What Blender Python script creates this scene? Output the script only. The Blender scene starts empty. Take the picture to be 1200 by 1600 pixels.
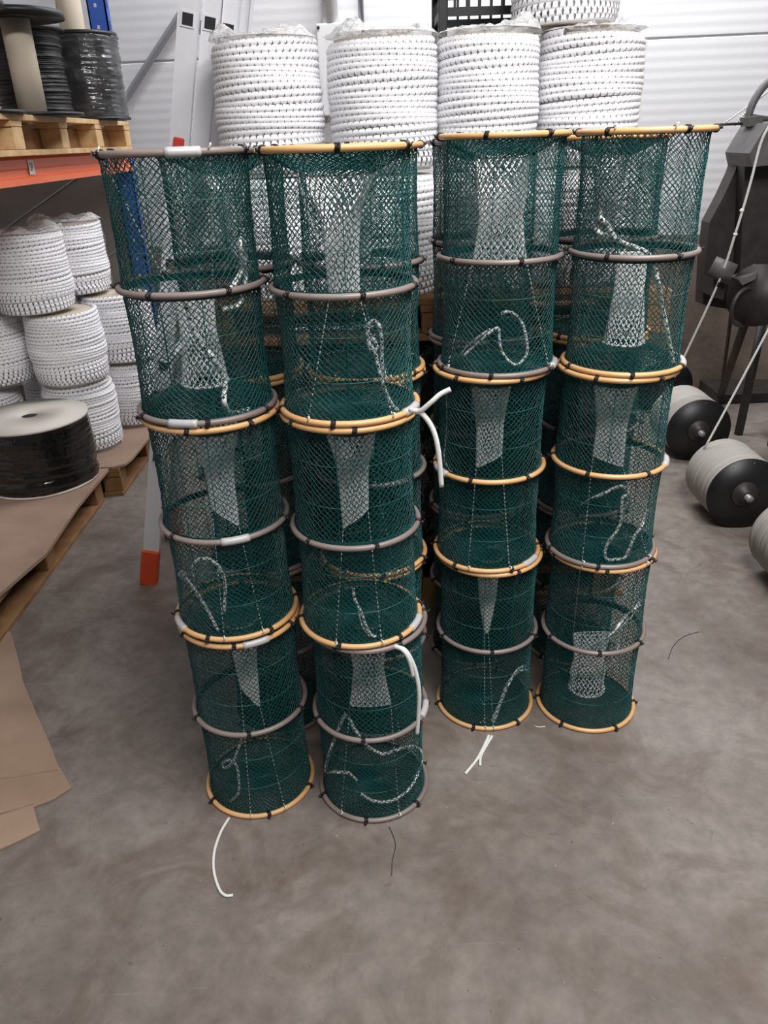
import bpy, math, random
import numpy as np
from mathutils import Vector, Matrix

random.seed(7)
rng = np.random.default_rng(7)
PI = math.pi
scn = bpy.context.scene
col = scn.collection

# ------------------------------------------------------------------ camera
FPX, CAMH, ROLL = 1200.0, 1.62, 0.035
PITCH = math.atan(584 / FPX)
FW = np.array([0, math.cos(PITCH), -math.sin(PITCH)])
_R0 = np.array([1.0, 0, 0]); _U0 = np.array([0, math.sin(PITCH), math.cos(PITCH)])
RT = math.cos(ROLL) * _R0 - math.sin(ROLL) * _U0
UP = math.sin(ROLL) * _R0 + math.cos(ROLL) * _U0
CAM = np.array([0, 0, CAMH])
cd = bpy.data.cameras.new('camera'); cam = bpy.data.objects.new('camera', cd); col.objects.link(cam)
cd.sensor_fit = 'VERTICAL'; cd.sensor_height = 36.0; cd.lens = 36.0 * FPX / 1600.0
cd.clip_start = 0.05
m = Matrix.Identity(4)
for i in range(3):
    m[i][0], m[i][1], m[i][2], m[i][3] = RT[i], UP[i], -FW[i], CAM[i]
cam.matrix_world = m
scn.camera = cam

# ------------------------------------------------------------------ light, exposure
scn.view_settings.view_transform = 'Standard'
scn.view_settings.look = 'None'
scn.view_settings.exposure = 0.0
scn.view_settings.gamma = 1.0
scn.view_settings.use_curve_mapping = False
world = bpy.data.worlds.new('world'); scn.world = world; world.use_nodes = True
bg = world.node_tree.nodes['Background']
bg.inputs[0].default_value = (0.92, 0.96, 1.0, 1); bg.inputs[1].default_value = 0.10

def area(name, loc, target, sx, sy, power, color=(1, 1, 1)):
    l = bpy.data.lights.new(name, 'AREA'); l.shape = 'RECTANGLE'; l.size = sx; l.size_y = sy
    l.energy = power; l.color = color
    o = bpy.data.objects.new(name, l); col.objects.link(o); o.location = loc
    d = Vector(target) - Vector(loc)
    o.rotation_euler = d.to_track_quat('-Z', 'Y').to_euler()
    return o
area('hall_light', (1.05, 1.0, 3.45), (1.0, 1.05, 0), 1.8, 0.4, 96, (1.0, 0.98, 0.96))
area('hall_light', (0.8, -0.7, 3.9), (0.6, 1.4, 0.8), 1.8, 0.4, 92, (1.0, 0.985, 0.975))
area('wall_fill', (1.1, 4.35, 4.2), (1.1, 5.3, 3.5), 3.2, 0.25, 240, (0.97, 0.98, 1.0))  # added unseen strip that brightens the back wall

# ------------------------------------------------------------------ helpers
def ray(x, y): return FW + (x - 600) / FPX * RT + (800 - y) / FPX * UP
def at(x, y, X=None, Y=None, z=None):
    d = ray(x, y)
    if Y is not None: t = Y / d[1]
    elif z is not None: t = (z - CAMH) / d[2]
    else: t = X / d[0]
    return CAM + t * d

def srgb(r, g, b):
    f = lambda c: (c / 255 / 12.92) if c / 255 <= 0.04045 else ((c / 255 + 0.055) / 1.055) ** 2.4
    return (f(r), f(g), f(b), 1)

def mat(name, color, rough=0.6, metal=0.0, noise=None, bump=None, spec=0.5):
    """plain procedural material: colour with an optional noise mottling and bump"""
    M = bpy.data.materials.new(name); M.use_nodes = True
    nt = M.node_tree; b = nt.nodes['Principled BSDF']
    b.inputs['Base Color'].default_value = color; b.inputs['Roughness'].default_value = rough
    b.inputs['Metallic'].default_value = metal; b.inputs['Specular IOR Level'].default_value = spec
    tc = nt.nodes.new('ShaderNodeTexCoord')
    if noise:
        scale, c2, lo, hi = noise
        n = nt.nodes.new('ShaderNodeTexNoise'); n.inputs['Scale'].default_value = scale; n.inputs['Detail'].default_value = 6
        r = nt.nodes.new('ShaderNodeValToRGB'); r.color_ramp.elements[0].position = lo; r.color_ramp.elements[1].position = hi
        r.color_ramp.elements[0].color = color; r.color_ramp.elements[1].color = c2
        nt.links.new(tc.outputs['Object'], n.inputs['Vector']); nt.links.new(n.outputs['Fac'], r.inputs['Fac'])
        nt.links.new(r.outputs['Color'], b.inputs['Base Color'])
    if bump:
        scale, st = bump
        n2 = nt.nodes.new('ShaderNodeTexNoise'); n2.inputs['Scale'].default_value = scale; n2.inputs['Detail'].default_value = 4
        bp = nt.nodes.new('ShaderNodeBump'); bp.inputs['Strength'].default_value = st; bp.inputs['Distance'].default_value = 0.01
        nt.links.new(tc.outputs['Object'], n2.inputs['Vector']); nt.links.new(n2.outputs['Fac'], bp.inputs['Height'])
        nt.links.new(bp.outputs['Normal'], b.inputs['Normal'])
    return M

def math_node(nt, op, a, b=None):
    n = nt.nodes.new('ShaderNodeMath'); n.operation = op
    for i, v in enumerate((a, b)):
        if v is None: continue
        if isinstance(v, (int, float)): n.inputs[i].default_value = v
        else: nt.links.new(v, n.inputs[i])
    return n.outputs[0]

def rope_mat(name, c1, c2, period, duty, k=2, braid=True, rough=0.75):
    """braided cord: the second colour runs as flecks along the cord (UV: metres along, turns around)"""
    M = bpy.data.materials.new(name); M.use_nodes = True
    nt = M.node_tree; b = nt.nodes['Principled BSDF']; b.inputs['Roughness'].default_value = rough
    uv = nt.nodes.new('ShaderNodeUVMap'); sp = nt.nodes.new('ShaderNodeSeparateXYZ'); nt.links.new(uv.outputs[0], sp.inputs[0])
    s = math_node(nt, 'DIVIDE', sp.outputs[0], period); v = math_node(nt, 'MULTIPLY', sp.outputs[1], k)
    a = math_node(nt, 'LESS_THAN', math_node(nt, 'FRACT', math_node(nt, 'ADD', s, v)), duty)
    if braid:
        a2 = math_node(nt, 'LESS_THAN', math_node(nt, 'FRACT', math_node(nt, 'SUBTRACT', s, v)), duty)
        a = math_node(nt, 'MULTIPLY', a, a2)
    mx = nt.nodes.new('ShaderNodeMix'); mx.data_type = 'RGBA'
    nt.links.new(a, mx.inputs[0]); mx.inputs[6].default_value = c1; mx.inputs[7].default_value = c2
    nt.links.new(mx.outputs[2], b.inputs['Base Color'])
    return M

def film_mat(name, clear, tint, scale):
    """thin crinkled clear plastic film"""
    M = bpy.data.materials.new(name); M.use_nodes = True
    nt = M.node_tree; b = nt.nodes['Principled BSDF']
    b.inputs['Base Color'].default_value = tint; b.inputs['Roughness'].default_value = 0.16
    b.inputs['Specular IOR Level'].default_value = 0.8
    tc = nt.nodes.new('ShaderNodeTexCoord'); mp = nt.nodes.new('ShaderNodeMapping'); mp.inputs['Scale'].default_value = (1, 1, 2.2)
    nt.links.new(tc.outputs['Object'], mp.inputs[0])
    n = nt.nodes.new('ShaderNodeTexNoise'); n.inputs['Scale'].default_value = scale; n.inputs['Detail'].default_value = 5
    n.inputs['Distortion'].default_value = 0.8
    nt.links.new(mp.outputs[0], n.inputs['Vector'])
    bp = nt.nodes.new('ShaderNodeBump'); bp.inputs['Strength'].default_value = 0.8; bp.inputs['Distance'].default_value = 0.03
    nt.links.new(n.outputs['Fac'], bp.inputs['Height']); nt.links.new(bp.outputs['Normal'], b.inputs['Normal'])
    tr = nt.nodes.new('ShaderNodeBsdfTransparent'); mx = nt.nodes.new('ShaderNodeMixShader')
    rp = nt.nodes.new('ShaderNodeValToRGB')
    rp.color_ramp.elements[0].position = 0.45; rp.color_ramp.elements[0].color = (1 - clear,) * 3 + (1,)
    rp.color_ramp.elements[1].position = 0.75; rp.color_ramp.elements[1].color = (min(1, (1 - clear) * 2.2),) * 3 + (1,)
    nt.links.new(n.outputs['Fac'], rp.inputs[0]); nt.links.new(rp.outputs[0], mx.inputs[0])
    nt.links.new(tr.outputs[0], mx.inputs[1]); nt.links.new(b.outputs[0], mx.inputs[2])
    nt.links.new(mx.outputs[0], nt.nodes['Material Output'].inputs[0])
    return M

class MB:
    """collects shapes and links them as one mesh object"""
    def __init__(s): s.v = []; s.f = []; s.uv = []; s.n = 0; s.flat = False
    def add(s, verts, faces, uvs=None):
        verts = np.asarray(verts, float).reshape(-1, 3)
        s.v.append(verts)
        for i, fc in enumerate(faces):
            s.f.append([a + s.n for a in fc])
            s.uv.extend(uvs[i] if uvs is not None else [(0, 0)] * len(fc))
        s.n += len(verts); return s
    def tube(s, pts, r, sides=6, closed=False, caps=True):
        P = np.asarray(pts, float); n = len(P)
        rr = np.full(n, r) if np.isscalar(r) else np.asarray(r, float)
        if closed: T = np.roll(P, -1, 0) - np.roll(P, 1, 0)
        else: T = np.gradient(P, axis=0)
        T /= np.linalg.norm(T, axis=1)[:, None] + 1e-12
        a = np.array([0, 0, 1.0]) if abs(T[0][2]) < 0.9 else np.array([1.0, 0, 0])
        N = np.cross(T[0], a); N /= np.linalg.norm(N); Ns = [N]
        for i in range(1, n):
            N = Ns[-1] - T[i] * np.dot(Ns[-1], T[i]); N /= np.linalg.norm(N) + 1e-12; Ns.append(N)
        Ns = np.array(Ns); Bs = np.cross(T, Ns)
        th = np.arange(sides) / sides * 2 * PI
        V = P[:, None, :] + rr[:, None, None] * (np.cos(th)[None, :, None] * Ns[:, None, :] + np.sin(th)[None, :, None] * Bs[:, None, :])
        L = np.concatenate([[0], np.cumsum(np.linalg.norm(np.diff(P, axis=0), axis=1))])
        if closed: L = np.append(L, L[-1] + np.linalg.norm(P[0] - P[-1]))
        F = []; U = []
        for i in range(n if closed else n - 1):
            j = (i + 1) % n
            for k in range(sides):
                k2 = (k + 1) % sides
                F.append((i * sides + k, i * sides + k2, j * sides + k2, j * sides + k))
                a0, a1 = k / sides, (k + 1) / sides
                U.append(((L[i], a0), (L[i], a1), (L[i + 1], a1), (L[i + 1], a0)))
        if caps and not closed and sides > 3:
            F.append(tuple(range(sides))[::-1]); U.append([(0, 0)] * sides)
            F.append(tuple((n - 1) * sides + k for k in range(sides))); U.append([(0, 0)] * sides)
        return s.add(V.reshape(-1, 3), F, U)
    def box(s, x0, x1, y0, y1, z0, z1, M=None, bev=0.0):
        if bev:
            b = bev; V = []
            # chamfered box: 24 vertices
            import itertools
            idx = {}
            for sx, sy, sz in itertools.product((0, 1), repeat=3):
                X = (x0, x1)[sx]; Y = (y0, y1)[sy]; Z = (z0, z1)[sz]
                dx = b if sx == 0 else -b; dy = b if sy == 0 else -b; dz = b if sz == 0 else -b
                for ax, p in enumerate(((X, Y + dy, Z + dz), (X + dx, Y, Z + dz), (X + dx, Y + dy, Z))):
                    idx[(sx, sy, sz, ax)] = len(V); V.append(p)
            F = []
            g = lambda *k: idx[k]
            for q in (0, 1):
                F.append([g(q, 0, 0, 0), g(q, 0, 1, 0), g(q, 1, 1, 0), g(q, 1, 0, 0)])
                F.append([g(0, q, 0, 1), g(1, q, 0, 1), g(1, q, 1, 1), g(0, q, 1, 1)])
                F.append([g(0, 0, q, 2), g(1, 0, q, 2), g(1, 1, q, 2), g(0, 1, q, 2)])
            for a in (0, 1):
                for c in (0, 1):
                    F.append([g(0, a, c, 1), g(1, a, c, 1), g(1, a, c, 2), g(0, a, c, 2)])
                    F.append([g(a, 0, c, 0), g(a, 1, c, 0), g(a, 1, c, 2), g(a, 0, c, 2)])
                    F.append([g(a, c, 0, 0), g(a, c, 1, 0), g(a, c, 1, 1), g(a, c, 0, 1)])
            for k in itertools.product((0, 1), repeat=3): F.append([g(*k, 0), g(*k, 1), g(*k, 2)])
        else:
            V = [(x, y, z) for x in (x0, x1) for y in (y0, y1) for z in (z0, z1)]
            F = [(0, 1, 3, 2), (4, 6, 7, 5), (0, 4, 5, 1), (2, 3, 7, 6), (0, 2, 6, 4), (1, 5, 7, 3)]
        V = np.array(V)
        if M is not None: V = np.array([M @ Vector(p) for p in V])
        s.flat = True
        return s.add(V, F)
    def lathe(s, prof, n=48, M=None, closed=False, c=(0, 0, 0)):
        """profile of (r, z) turned around z"""
        th = np.arange(n) / n * 2 * PI
        V = np.array([[(r * math.cos(t) + c[0], r * math.sin(t) + c[1], z + c[2]) for t in th] for r, z in prof]).reshape(-1, 3)
        k = len(prof); F = []
        for i in range(k if closed else k - 1):
            j = (i + 1) % k
            for a in range(n): F.append((i * n + a, i * n + (a + 1) % n, j * n + (a + 1) % n, j * n + a))
        if M is not None: V = np.array([M @ Vector(p) for p in V])
        return s.add(V, F)
    def prism(s, poly, axis_vec, M=None):
        """polygon (list of 3-D points) pushed along a vector"""
        P = np.array(poly, float); n = len(P); V = np.vstack([P, P + np.array(axis_vec)])
        F = [tuple(range(n))[::-1], tuple(range(n, 2 * n))] + [(i, (i + 1) % n, n + (i + 1) % n, n + i) for i in range(n)]
        if M is not None: V = np.array([M @ Vector(p) for p in V])
        s.flat = True
        return s.add(V, F)
    def mesh(s, name, material, smooth=None):
        me = bpy.data.meshes.new(name)
        V = np.vstack(s.v)
        me.from_pydata(V.tolist(), [], s.f)
        ul = me.uv_layers.new(name='UVMap')
        ul.data.foreach_set('uv', np.array(s.uv, dtype=np.float32).ravel())
        me.materials.append(material)
        sm = (not s.flat) if smooth is None else smooth
        me.polygons.foreach_set('use_smooth', [sm] * len(me.polygons))
        import bmesh
        bm = bmesh.new(); bm.from_mesh(me); bmesh.ops.recalc_face_normals(bm, faces=bm.faces); bm.to_mesh(me); bm.free()
        me.update(); return me
    def build(s, name, material, parent=None, smooth=None):
        return link(name, s.mesh(name, material, smooth), parent)

def link(name, me, parent=None, loc=None, rot=None):
    o = bpy.data.objects.new(name, me); col.objects.link(o)
    if parent is not None: o.parent = parent
    if loc is not None: o.location = loc
    if rot is not None: o.rotation_euler = rot
    return o
def tag(o, label, cat, group=None):
    o['label'] = label; o['category'] = cat
    if group: o['group'] = group
    return o
def thing(name, label, cat, loc=(0, 0, 0), rotz=0, group=None):
    o = bpy.data.objects.new(name, None); col.objects.link(o); o.empty_display_size = 0.1
    o.location = loc; o.rotation_euler = (0, 0, rotz)
    return tag(o, label, cat, group)
def structure(o): o['kind'] = 'structure'; return o
def kids(o): return [c for c in bpy.data.objects if c.parent == o]
def copy_tree(o, parent=None):
    c = o.copy(); col.objects.link(c)
    if parent is not None: c.parent = parent
    for ch in kids(o): copy_tree(ch, c)
    return c
def spline(pts, n=8):
    P = np.array(pts, float)
    if len(P) < 3: return np.linspace(P[0], P[1], n + 1)
    Q = np.vstack([2 * P[0] - P[1], P, 2 * P[-1] - P[-2]]); out = []
    for i in range(1, len(Q) - 2):
        a, b, c, d = Q[i - 1:i + 3]
        for t in np.arange(n) / n:
            out.append(0.5 * ((2 * b) + (c - a) * t + (2 * a - 5 * b + 4 * c - d) * t * t + (3 * b - a - 3 * c + d) * t ** 3))
    out.append(P[-1]); return np.array(out)
def circle(r, z, n=64): return [(r * math.cos(a), r * math.sin(a), z) for a in np.arange(n) / n * 2 * PI]
def dirmat(p, d):
    """frame at p whose z axis runs along d"""
    return Matrix.Translation(Vector(p)) @ Vector(d).to_track_quat('Z', 'Y').to_matrix().to_4x4()

# ------------------------------------------------------------------ materials
GREEN = mat('green_net', srgb(10, 71, 70), 0.38, noise=(7, srgb(14, 82, 80), .4, .7))
SEAM = mat('seam_cord', srgb(66, 122, 112), 0.55)
TAN = mat('tan_plastic', srgb(226, 179, 126), 0.38, noise=(9, srgb(214, 160, 102), .35, .7))
GREY = mat('grey_plastic', srgb(142, 128, 122), 0.38, noise=(9, srgb(126, 112, 108), .35, .7))
SLEEVE = mat('grey_sleeve', srgb(186, 184, 184), 0.35)
BLACKP = mat('black_plastic', srgb(22, 22, 23), 0.45)
FUNNEL = mat('white_net', srgb(244, 245, 245), 0.7)
FLECK = rope_mat('flecked_rope', srgb(236, 236, 234), srgb(40, 40, 42), 0.021, 0.29, 1)
STRING = rope_mat('flecked_string', srgb(226, 228, 226), srgb(24, 26, 26), 0.011, 0.4, 0, braid=False)
WHITE = mat('white_cord', srgb(236, 236, 232), 0.7, bump=(600, .4))
SPOOLROPE = rope_mat('spool_rope', srgb(246, 245, 248), srgb(58, 58, 64), 0.020, 0.42, 1)
FILM = film_mat('clear_film', 0.90, (0.95, 0.95, 0.97, 1), 14)
FILMT = film_mat('crumpled_film', 0.5, (0.95, 0.95, 0.97, 1), 30)
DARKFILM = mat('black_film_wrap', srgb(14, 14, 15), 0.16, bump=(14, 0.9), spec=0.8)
BLACKROPE = mat('black_rope', srgb(17, 17, 18), 0.55)
TWINE = mat('white_twine', srgb(166, 161, 154), 0.75)
BOARD = mat('cardboard_brown', srgb(156, 131, 114), 0.85, noise=(5, srgb(138, 114, 98), .35, .7))
TUBE = mat('cardboard_tube', srgb(196, 184, 166), 0.8, noise=(4, srgb(182, 168, 150), .3, .7))
WOOD = mat('pallet_wood', srgb(214, 182, 138), 0.8, noise=(11, srgb(186, 146, 100), .35, .7), bump=(60, .25))
WOODD = mat('pallet_wood_dark', srgb(150, 112, 74), 0.85, noise=(11, srgb(120, 84, 52), .35, .7))
ALU = mat('aluminium', srgb(226, 226, 230), 0.38, 0.25, bump=(40, .05))
HOLE = mat('dark_hollow', srgb(24, 24, 26), 0.7)
ORANGE = mat('orange_paint', srgb(240, 118, 76), 0.42)
ORANGEP = mat('orange_rubber', srgb(206, 76, 34), 0.5)
REDP = mat('red_plastic', srgb(196, 60, 54), 0.4)
BLUE = mat('blue_paint', srgb(44, 84, 168), 0.4)
STEEL = mat('galvanised_steel', srgb(150, 152, 156), 0.45, 0.4)
IRON = mat('grey_cast_iron', srgb(98, 96, 96), 0.5, noise=(14, srgb(78, 76, 76), .35, .7))
DIRON = mat('dark_iron', srgb(40, 37, 36), 0.5, noise=(16, srgb(56, 50, 46), .4, .75))
RUST = mat('rusty_steel', srgb(76, 58, 46), 0.7, noise=(30, srgb(52, 42, 36), .35, .7))
BOXW = mat('panel_white', srgb(208, 208, 208), 0.45)
PVCW = mat('white_flange', srgb(206, 200, 192), 0.6, noise=(5, srgb(190, 184, 176), .4, .75))

# ------------------------------------------------------------------ setting
def floor_mat():
    M = bpy.data.materials.new('concrete_floor'); M.use_nodes = True
    nt = M.node_tree; b = nt.nodes['Principled BSDF']
    tc = nt.nodes.new('ShaderNodeTexCoord')
    def noise(scale, det, dist=0.0, vec=None):
        n = nt.nodes.new('ShaderNodeTexNoise'); n.inputs['Scale'].default_value = scale; n.inputs['Detail'].default_value = det
        n.inputs['Roughness'].default_value = 0.62; n.inputs['Distortion'].default_value = dist
        nt.links.new(vec if vec else tc.outputs['Object'], n.inputs['Vector']); return n.outputs['Fac']
    def ramp(fac, stops):
        r = nt.nodes.new('ShaderNodeValToRGB'); e = r.color_ramp.elements
        for i, (p, c) in enumerate(stops):
            if i >= 2: e.new(p)
            e[i].position = p; e[i].color = c
        nt.links.new(fac, r.inputs[0]); return r.outputs[0]
    def mix(kind, fac, a, c):
        x = nt.nodes.new('ShaderNodeMix'); x.data_type = 'RGBA'; x.blend_type = kind
        if isinstance(fac, float): x.inputs[0].default_value = fac
        else: nt.links.new(fac, x.inputs[0])
        nt.links.new(a, x.inputs[6])
        if isinstance(c, tuple): x.inputs[7].default_value = c
        else: nt.links.new(c, x.inputs[7])
        return x.outputs[2]
    base = ramp(noise(1.7, 8, 0.4), [(0.3, srgb(104, 94, 87)), (0.52, srgb(130, 121, 114)), (0.72, srgb(147, 139, 133))])
    fine = ramp(noise(19, 9), [(0.3, (0.66, 0.66, 0.66, 1)), (0.7, (1.15, 1.15, 1.15, 1))])
    c = mix('MULTIPLY', 0.75, base, fine)
    stain = ramp(noise(4.6, 9, 0.9), [(0.49, (0, 0, 0, 1)), (0.68, (0.8, 0.8, 0.8, 1))])
    c = mix('MIX', stain, c, srgb(98, 84, 74))
    blot = ramp(noise(9, 6, 1.4), [(0.64, (0, 0, 0, 1)), (0.74, (0.55, 0.55, 0.55, 1))])
    c = mix('MIX', blot, c, srgb(80, 70, 62))
    mp = nt.nodes.new('ShaderNodeMapping'); mp.inputs['Rotation'].default_value = (0, 0, 0.6); mp.inputs['Scale'].default_value = (1.2, 26, 1)
    nt.links.new(tc.outputs['Object'], mp.inputs[0])
    scr = ramp(noise(2.2, 6, 0.6, mp.outputs[0]), [(0.66, (0, 0, 0, 1)), (0.76, (0.28, 0.28, 0.28, 1))])
    c = mix('MIX', scr, c, srgb(176, 168, 160))
    spk = ramp(noise(48, 3, 0.3), [(0.69, (0, 0, 0, 1)), (0.74, (0.6, 0.6, 0.6, 1))])
    c = mix('MIX', spk, c, srgb(66, 58, 52))
    pale = ramp(noise(70, 2, 0.2), [(0.755, (0, 0, 0, 1)), (0.79, (0.6, 0.6, 0.6, 1))])
    c = mix('MIX', pale, c, srgb(196, 190, 182))
    nt.links.new(c, b.inputs['Base Color'])
    rg = ramp(noise(3.2, 6), [(0.3, (0.36, 0.36, 0.36, 1)), (0.7, (0.6, 0.6, 0.6, 1))])
    nt.links.new(rg, b.inputs['Roughness'])
    bp = nt.nodes.new('ShaderNodeBump'); bp.inputs['Strength'].default_value = 0.12; bp.inputs['Distance'].default_value = 0.004
    nt.links.new(noise(40, 8), bp.inputs['Height']); nt.links.new(bp.outputs[0], b.inputs['Normal'])
    return M
structure(MB().box(-3.6, 4.2, -4.5, 6.4, -0.1, 0).build('floor', floor_mat()))

def wall_mat():
    M = bpy.data.materials.new('panel_wall'); M.use_nodes = True
    nt = M.node_tree; b = nt.nodes['Principled BSDF']; b.inputs['Roughness'].default_value = 0.5
    tc = nt.nodes.new('ShaderNodeTexCoord'); sp = nt.nodes.new('ShaderNodeSeparateXYZ'); nt.links.new(tc.outputs['Object'], sp.inputs[0])
    z = sp.outputs[2]
    rib = math_node(nt, 'SINE', math_node(nt, 'MULTIPLY', z, 2 * PI / 0.055))
    bp = nt.nodes.new('ShaderNodeBump'); bp.inputs['Strength'].default_value = 0.10; bp.inputs['Distance'].default_value = 0.004
    nt.links.new(rib, bp.inputs['Height']); nt.links.new(bp.outputs[0], b.inputs['Normal'])
    n = nt.nodes.new('ShaderNodeTexNoise'); n.inputs['Scale'].default_value = 1.4; n.inputs['Detail'].default_value = 5
    nt.links.new(tc.outputs['Object'], n.inputs['Vector'])
    r = nt.nodes.new('ShaderNodeValToRGB'); r.color_ramp.elements[0].color = srgb(196, 195, 196); r.color_ramp.elements[1].color = srgb(212, 211, 213)
    nt.links.new(n.outputs['Fac'], r.inputs[0]); nt.links.new(r.outputs[0], b.inputs['Base Color'])
    return M
WALL = wall_mat()
PLINTH = mat('concrete_plinth', srgb(132, 118, 104), 0.85, noise=(5, srgb(104, 92, 82), .35, .7), bump=(20, .3))
YAW = -math.radians(6)
# back wall: separate sandwich panels with shadow gaps between them
w = MB()
zz = [1.0, 2.085, 3.2, 4.3]
for a, b_ in zip(zz[:-1], zz[1:]): w.box(-4.2, 5.0, 0, 0.12, a + 0.005, b_ - 0.005, bev=0.004)
w.box(-4.2, 5.0, 0.012, 0.13, 1.0, 4.3)
wl = structure(w.build('wall_back', WALL)); wl.location = (0, 5.32, 0); wl.rotation_euler = (0, 0, YAW)
pl = structure(MB().box(-4.2, 5.0, -0.01, 0.14, 0, 1.0).build('baseboard_back', PLINTH)); pl.location = (0, 5.32, 0); pl.rotation_euler = (0, 0, YAW)
structure(MB().box(-3.05, -2.95, -1.0, 6.0, 0, 4.3).build('wall_left', WALL))
def wallpt(x, y):
    d = ray(x, y); n = np.array([math.sin(-YAW), math.cos(YAW), 0]); t = (5.31 * math.cos(YAW)) / (d @ n)
    return CAM + t * d

# diagonal steel brace and conduit on the wall, electrical box
a, b_ = wallpt(160, 215) + (0, -.04, 0), wallpt(292, 12) + (0, -.04, 0)
structure(MB().tube([a, b_], 0.022, 4).build('trim_1', STEEL, smooth=False))
p0, p1 = wallpt(497, 40), wallpt(566, 30); zb = wallpt(510, 182)[2]
eb = thing('electrical_box', 'plain pale grey electrical box on the wall behind the second white spool', 'electrical box', ((p0[0] + p1[0]) / 2, (p0[1] + p1[1]) / 2, zb), YAW)
wd = (p1[0] - p0[0]) / 2; hh = p0[2] - zb
MB().box(-wd, wd, -0.09, -0.004, 0, hh, bev=0.006).build('housing', BOXW, eb)
for sx in (-1, 1): MB().lathe([(0, 0), (.008, 0), (.008, .006), (0, .006)], 12, dirmat((sx * (wd - .015), -.09, hh - .02), (0, -1, 0))).build('screw', HOLE, eb)
MB().tube([(-.05, -.045, hh), (-.05, -.045, hh + .9)], 0.045, 16).build('duct', BOXW, eb)
MB().tube([(wd - .0, -.045, hh - .05), (wd + .0, -.045, hh + .9)], 0.016, 12).build('conduit', STEEL, eb)

# ------------------------------------------------------------------ fish traps
R_H, R_T, R_N, TH = 0.1464, 0.0066, 0.1394, 0.540
LEVELS = {'A': ((.0066, .287, .556), (.577, .834, 1.092), (1.109, 1.364, 1.609)), 'B': ((.0066, .280, .549), (.5635, .822, 1.092), (1.1065, 1.356, 1.607)),
          'C': ((.0066, .288, .543), (.5565, .819, 1.084), (1.0975, 1.359, 1.618)), 'D': ((.0066, .289, .558), (.5715, .833, 1.082), (1.0955, 1.362, 1.617)),
          'R': ((.0066, .284, .551), (.5645, .827, 1.088), (1.1015, 1.360, 1.605))}

def net_radius(t):
    """net pulled in a little between the hoops; t = 0..1 up the trap"""
    u = (t * 2) % 1.0
    return R_N - 0.0045 * math.sin(PI * u) ** 0.8

def side_net(seed):
    g = np.random.default_rng(seed); m_ = MB(); N = 62; rows = 74; r = 0.00105
    z0, z1 = 0.004, TH - 0.004
    ph = g.normal(0, 0.007, (N, rows + 1)); zj = g.normal(0, 0.0007, (N, rows + 1)); rj = g.normal(0, 0.0007, (N, rows + 1))
    wob = [g.uniform(0, 2 * PI) for _ in range(3)]
    def pt(k, i):
        # knot (k, i): shared by both strand families so the diamonds close
        kk = k % N
        a = 2 * PI / N * (k + (0.5 if i % 2 else 0)) + ph[kk, i]
        t = i / rows
        a += 0.02 * math.sin(5 * t + wob[0]) + 0.012 * math.sin(3 * a + wob[1])
        rr = net_radius(t) + rj[kk, i] + 0.0012 * math.sin(4 * a + 6 * t + wob[2])
        return (rr * math.cos(a), rr * math.sin(a), z0 + (z1 - z0) * t + zj[kk, i])
    for k in range(N):
        pa = []; pb = []; ka = k; kb = k
        for i in range(rows + 1):
            pa.append(pt(ka, i)); pb.append(pt(kb, i))
            if i % 2: ka += 1
            else: kb -= 1
        m_.tube(pa, r, 3, caps=False); m_.tube(pb, r, 3, caps=False)
    for k in range(12):
        a = 2 * PI * (k + g.uniform(-.15, .15)) / 12; 
        m_.tube([((net_radius(t) + .001) * math.cos(a + .06 * t), (net_radius(t) + .001) * math.sin(a + .06 * t), z0 + (z1 - z0) * t) for t in np.linspace(0, 1, 22)], 0.001, 3, caps=False)
    for zc in (0.0, TH / 2, TH):      # dense hem laced to each hoop
        a0, a1 = max(0, zc - .0075), min(TH, zc + .0075)
        m_.lathe([(R_N - .0002, a0), (R_N + .0004, a1)], 72)
        for k in range(90):
            a = 2 * PI * k / 90; m_.tube([((R_N + .0006) * math.cos(a), (R_N + .0006) * math.sin(a), a0), ((R_N + .0006) * math.cos(a + .07), (R_N + .0006) * math.sin(a + .07), a1)], .0013, 3, caps=False)
    return m_.mesh('netting', GREEN)

def end_net(r_in, drop):
    """end net: gathers from the hoop to the mouth of the funnel (or to a flat centre)"""
    m_ = MB(); N = 62; S = 10
    for k in range(N):
        for sg in (1, -1):
            pts = []
            for i in range(S + 1):
                t = i / S; r = R_N * (1 - t) + r_in * t; a = 2 * PI * k / N + sg * 0.85 * t
                pts.append((r * math.cos(a), r * math.sin(a), -drop * t ** 0.8 + rng.normal(0, .0008)))
            m_.tube(pts, 0.0014, 3, caps=False)
    return m_.mesh('end_netting', GREEN)

NETS = [side_net(i) for i in range(3)]
END_FLAT = end_net(0.004, 0.006)
END_CONE = {}
def hoop_mesh(m_): return MB().tube(circle(R_H, 0, 72), R_T, 10, closed=True).mesh('hoop', m_)
HOOP = {'t': hoop_mesh(TAN), 'g': hoop_mesh(GREY)}
SEAMS = MB().tube(circle(R_N - .0035, 0, 72), 0.00062, 3, closed=True).mesh('seam_line', SEAM)
def tie_mesh():
    m_ = MB()
    for dz in (-.0035, 0, .0035):
        m_.tube([((R_T + .0012) * math.cos(a), dz + .0012 * math.sin(2 * a), (R_T + .0012) * math.sin(a)) for a in np.arange(12) / 12 * 2 * PI], .0019, 5, closed=True)
    m_.lathe([(0, -.0035), (.0035, -.0025), (.0042, 0), (.0035, .0025), (0, .0035)], 8, c=(R_T + .004, 0, .001))
    m_.tube([(R_T + .002, 0, 0), (R_T + .010, .002, .006)], .0013, 4)
    return m_.mesh('tie', BLACKP)
TIE = tie_mesh()
SLV = MB().tube([(R_H * math.sin(a), -R_H * math.cos(a), 0) for a in np.linspace(-.21, .21, 9)], R_T + .0024, 12).mesh('sleeve', SLEEVE)

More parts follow.
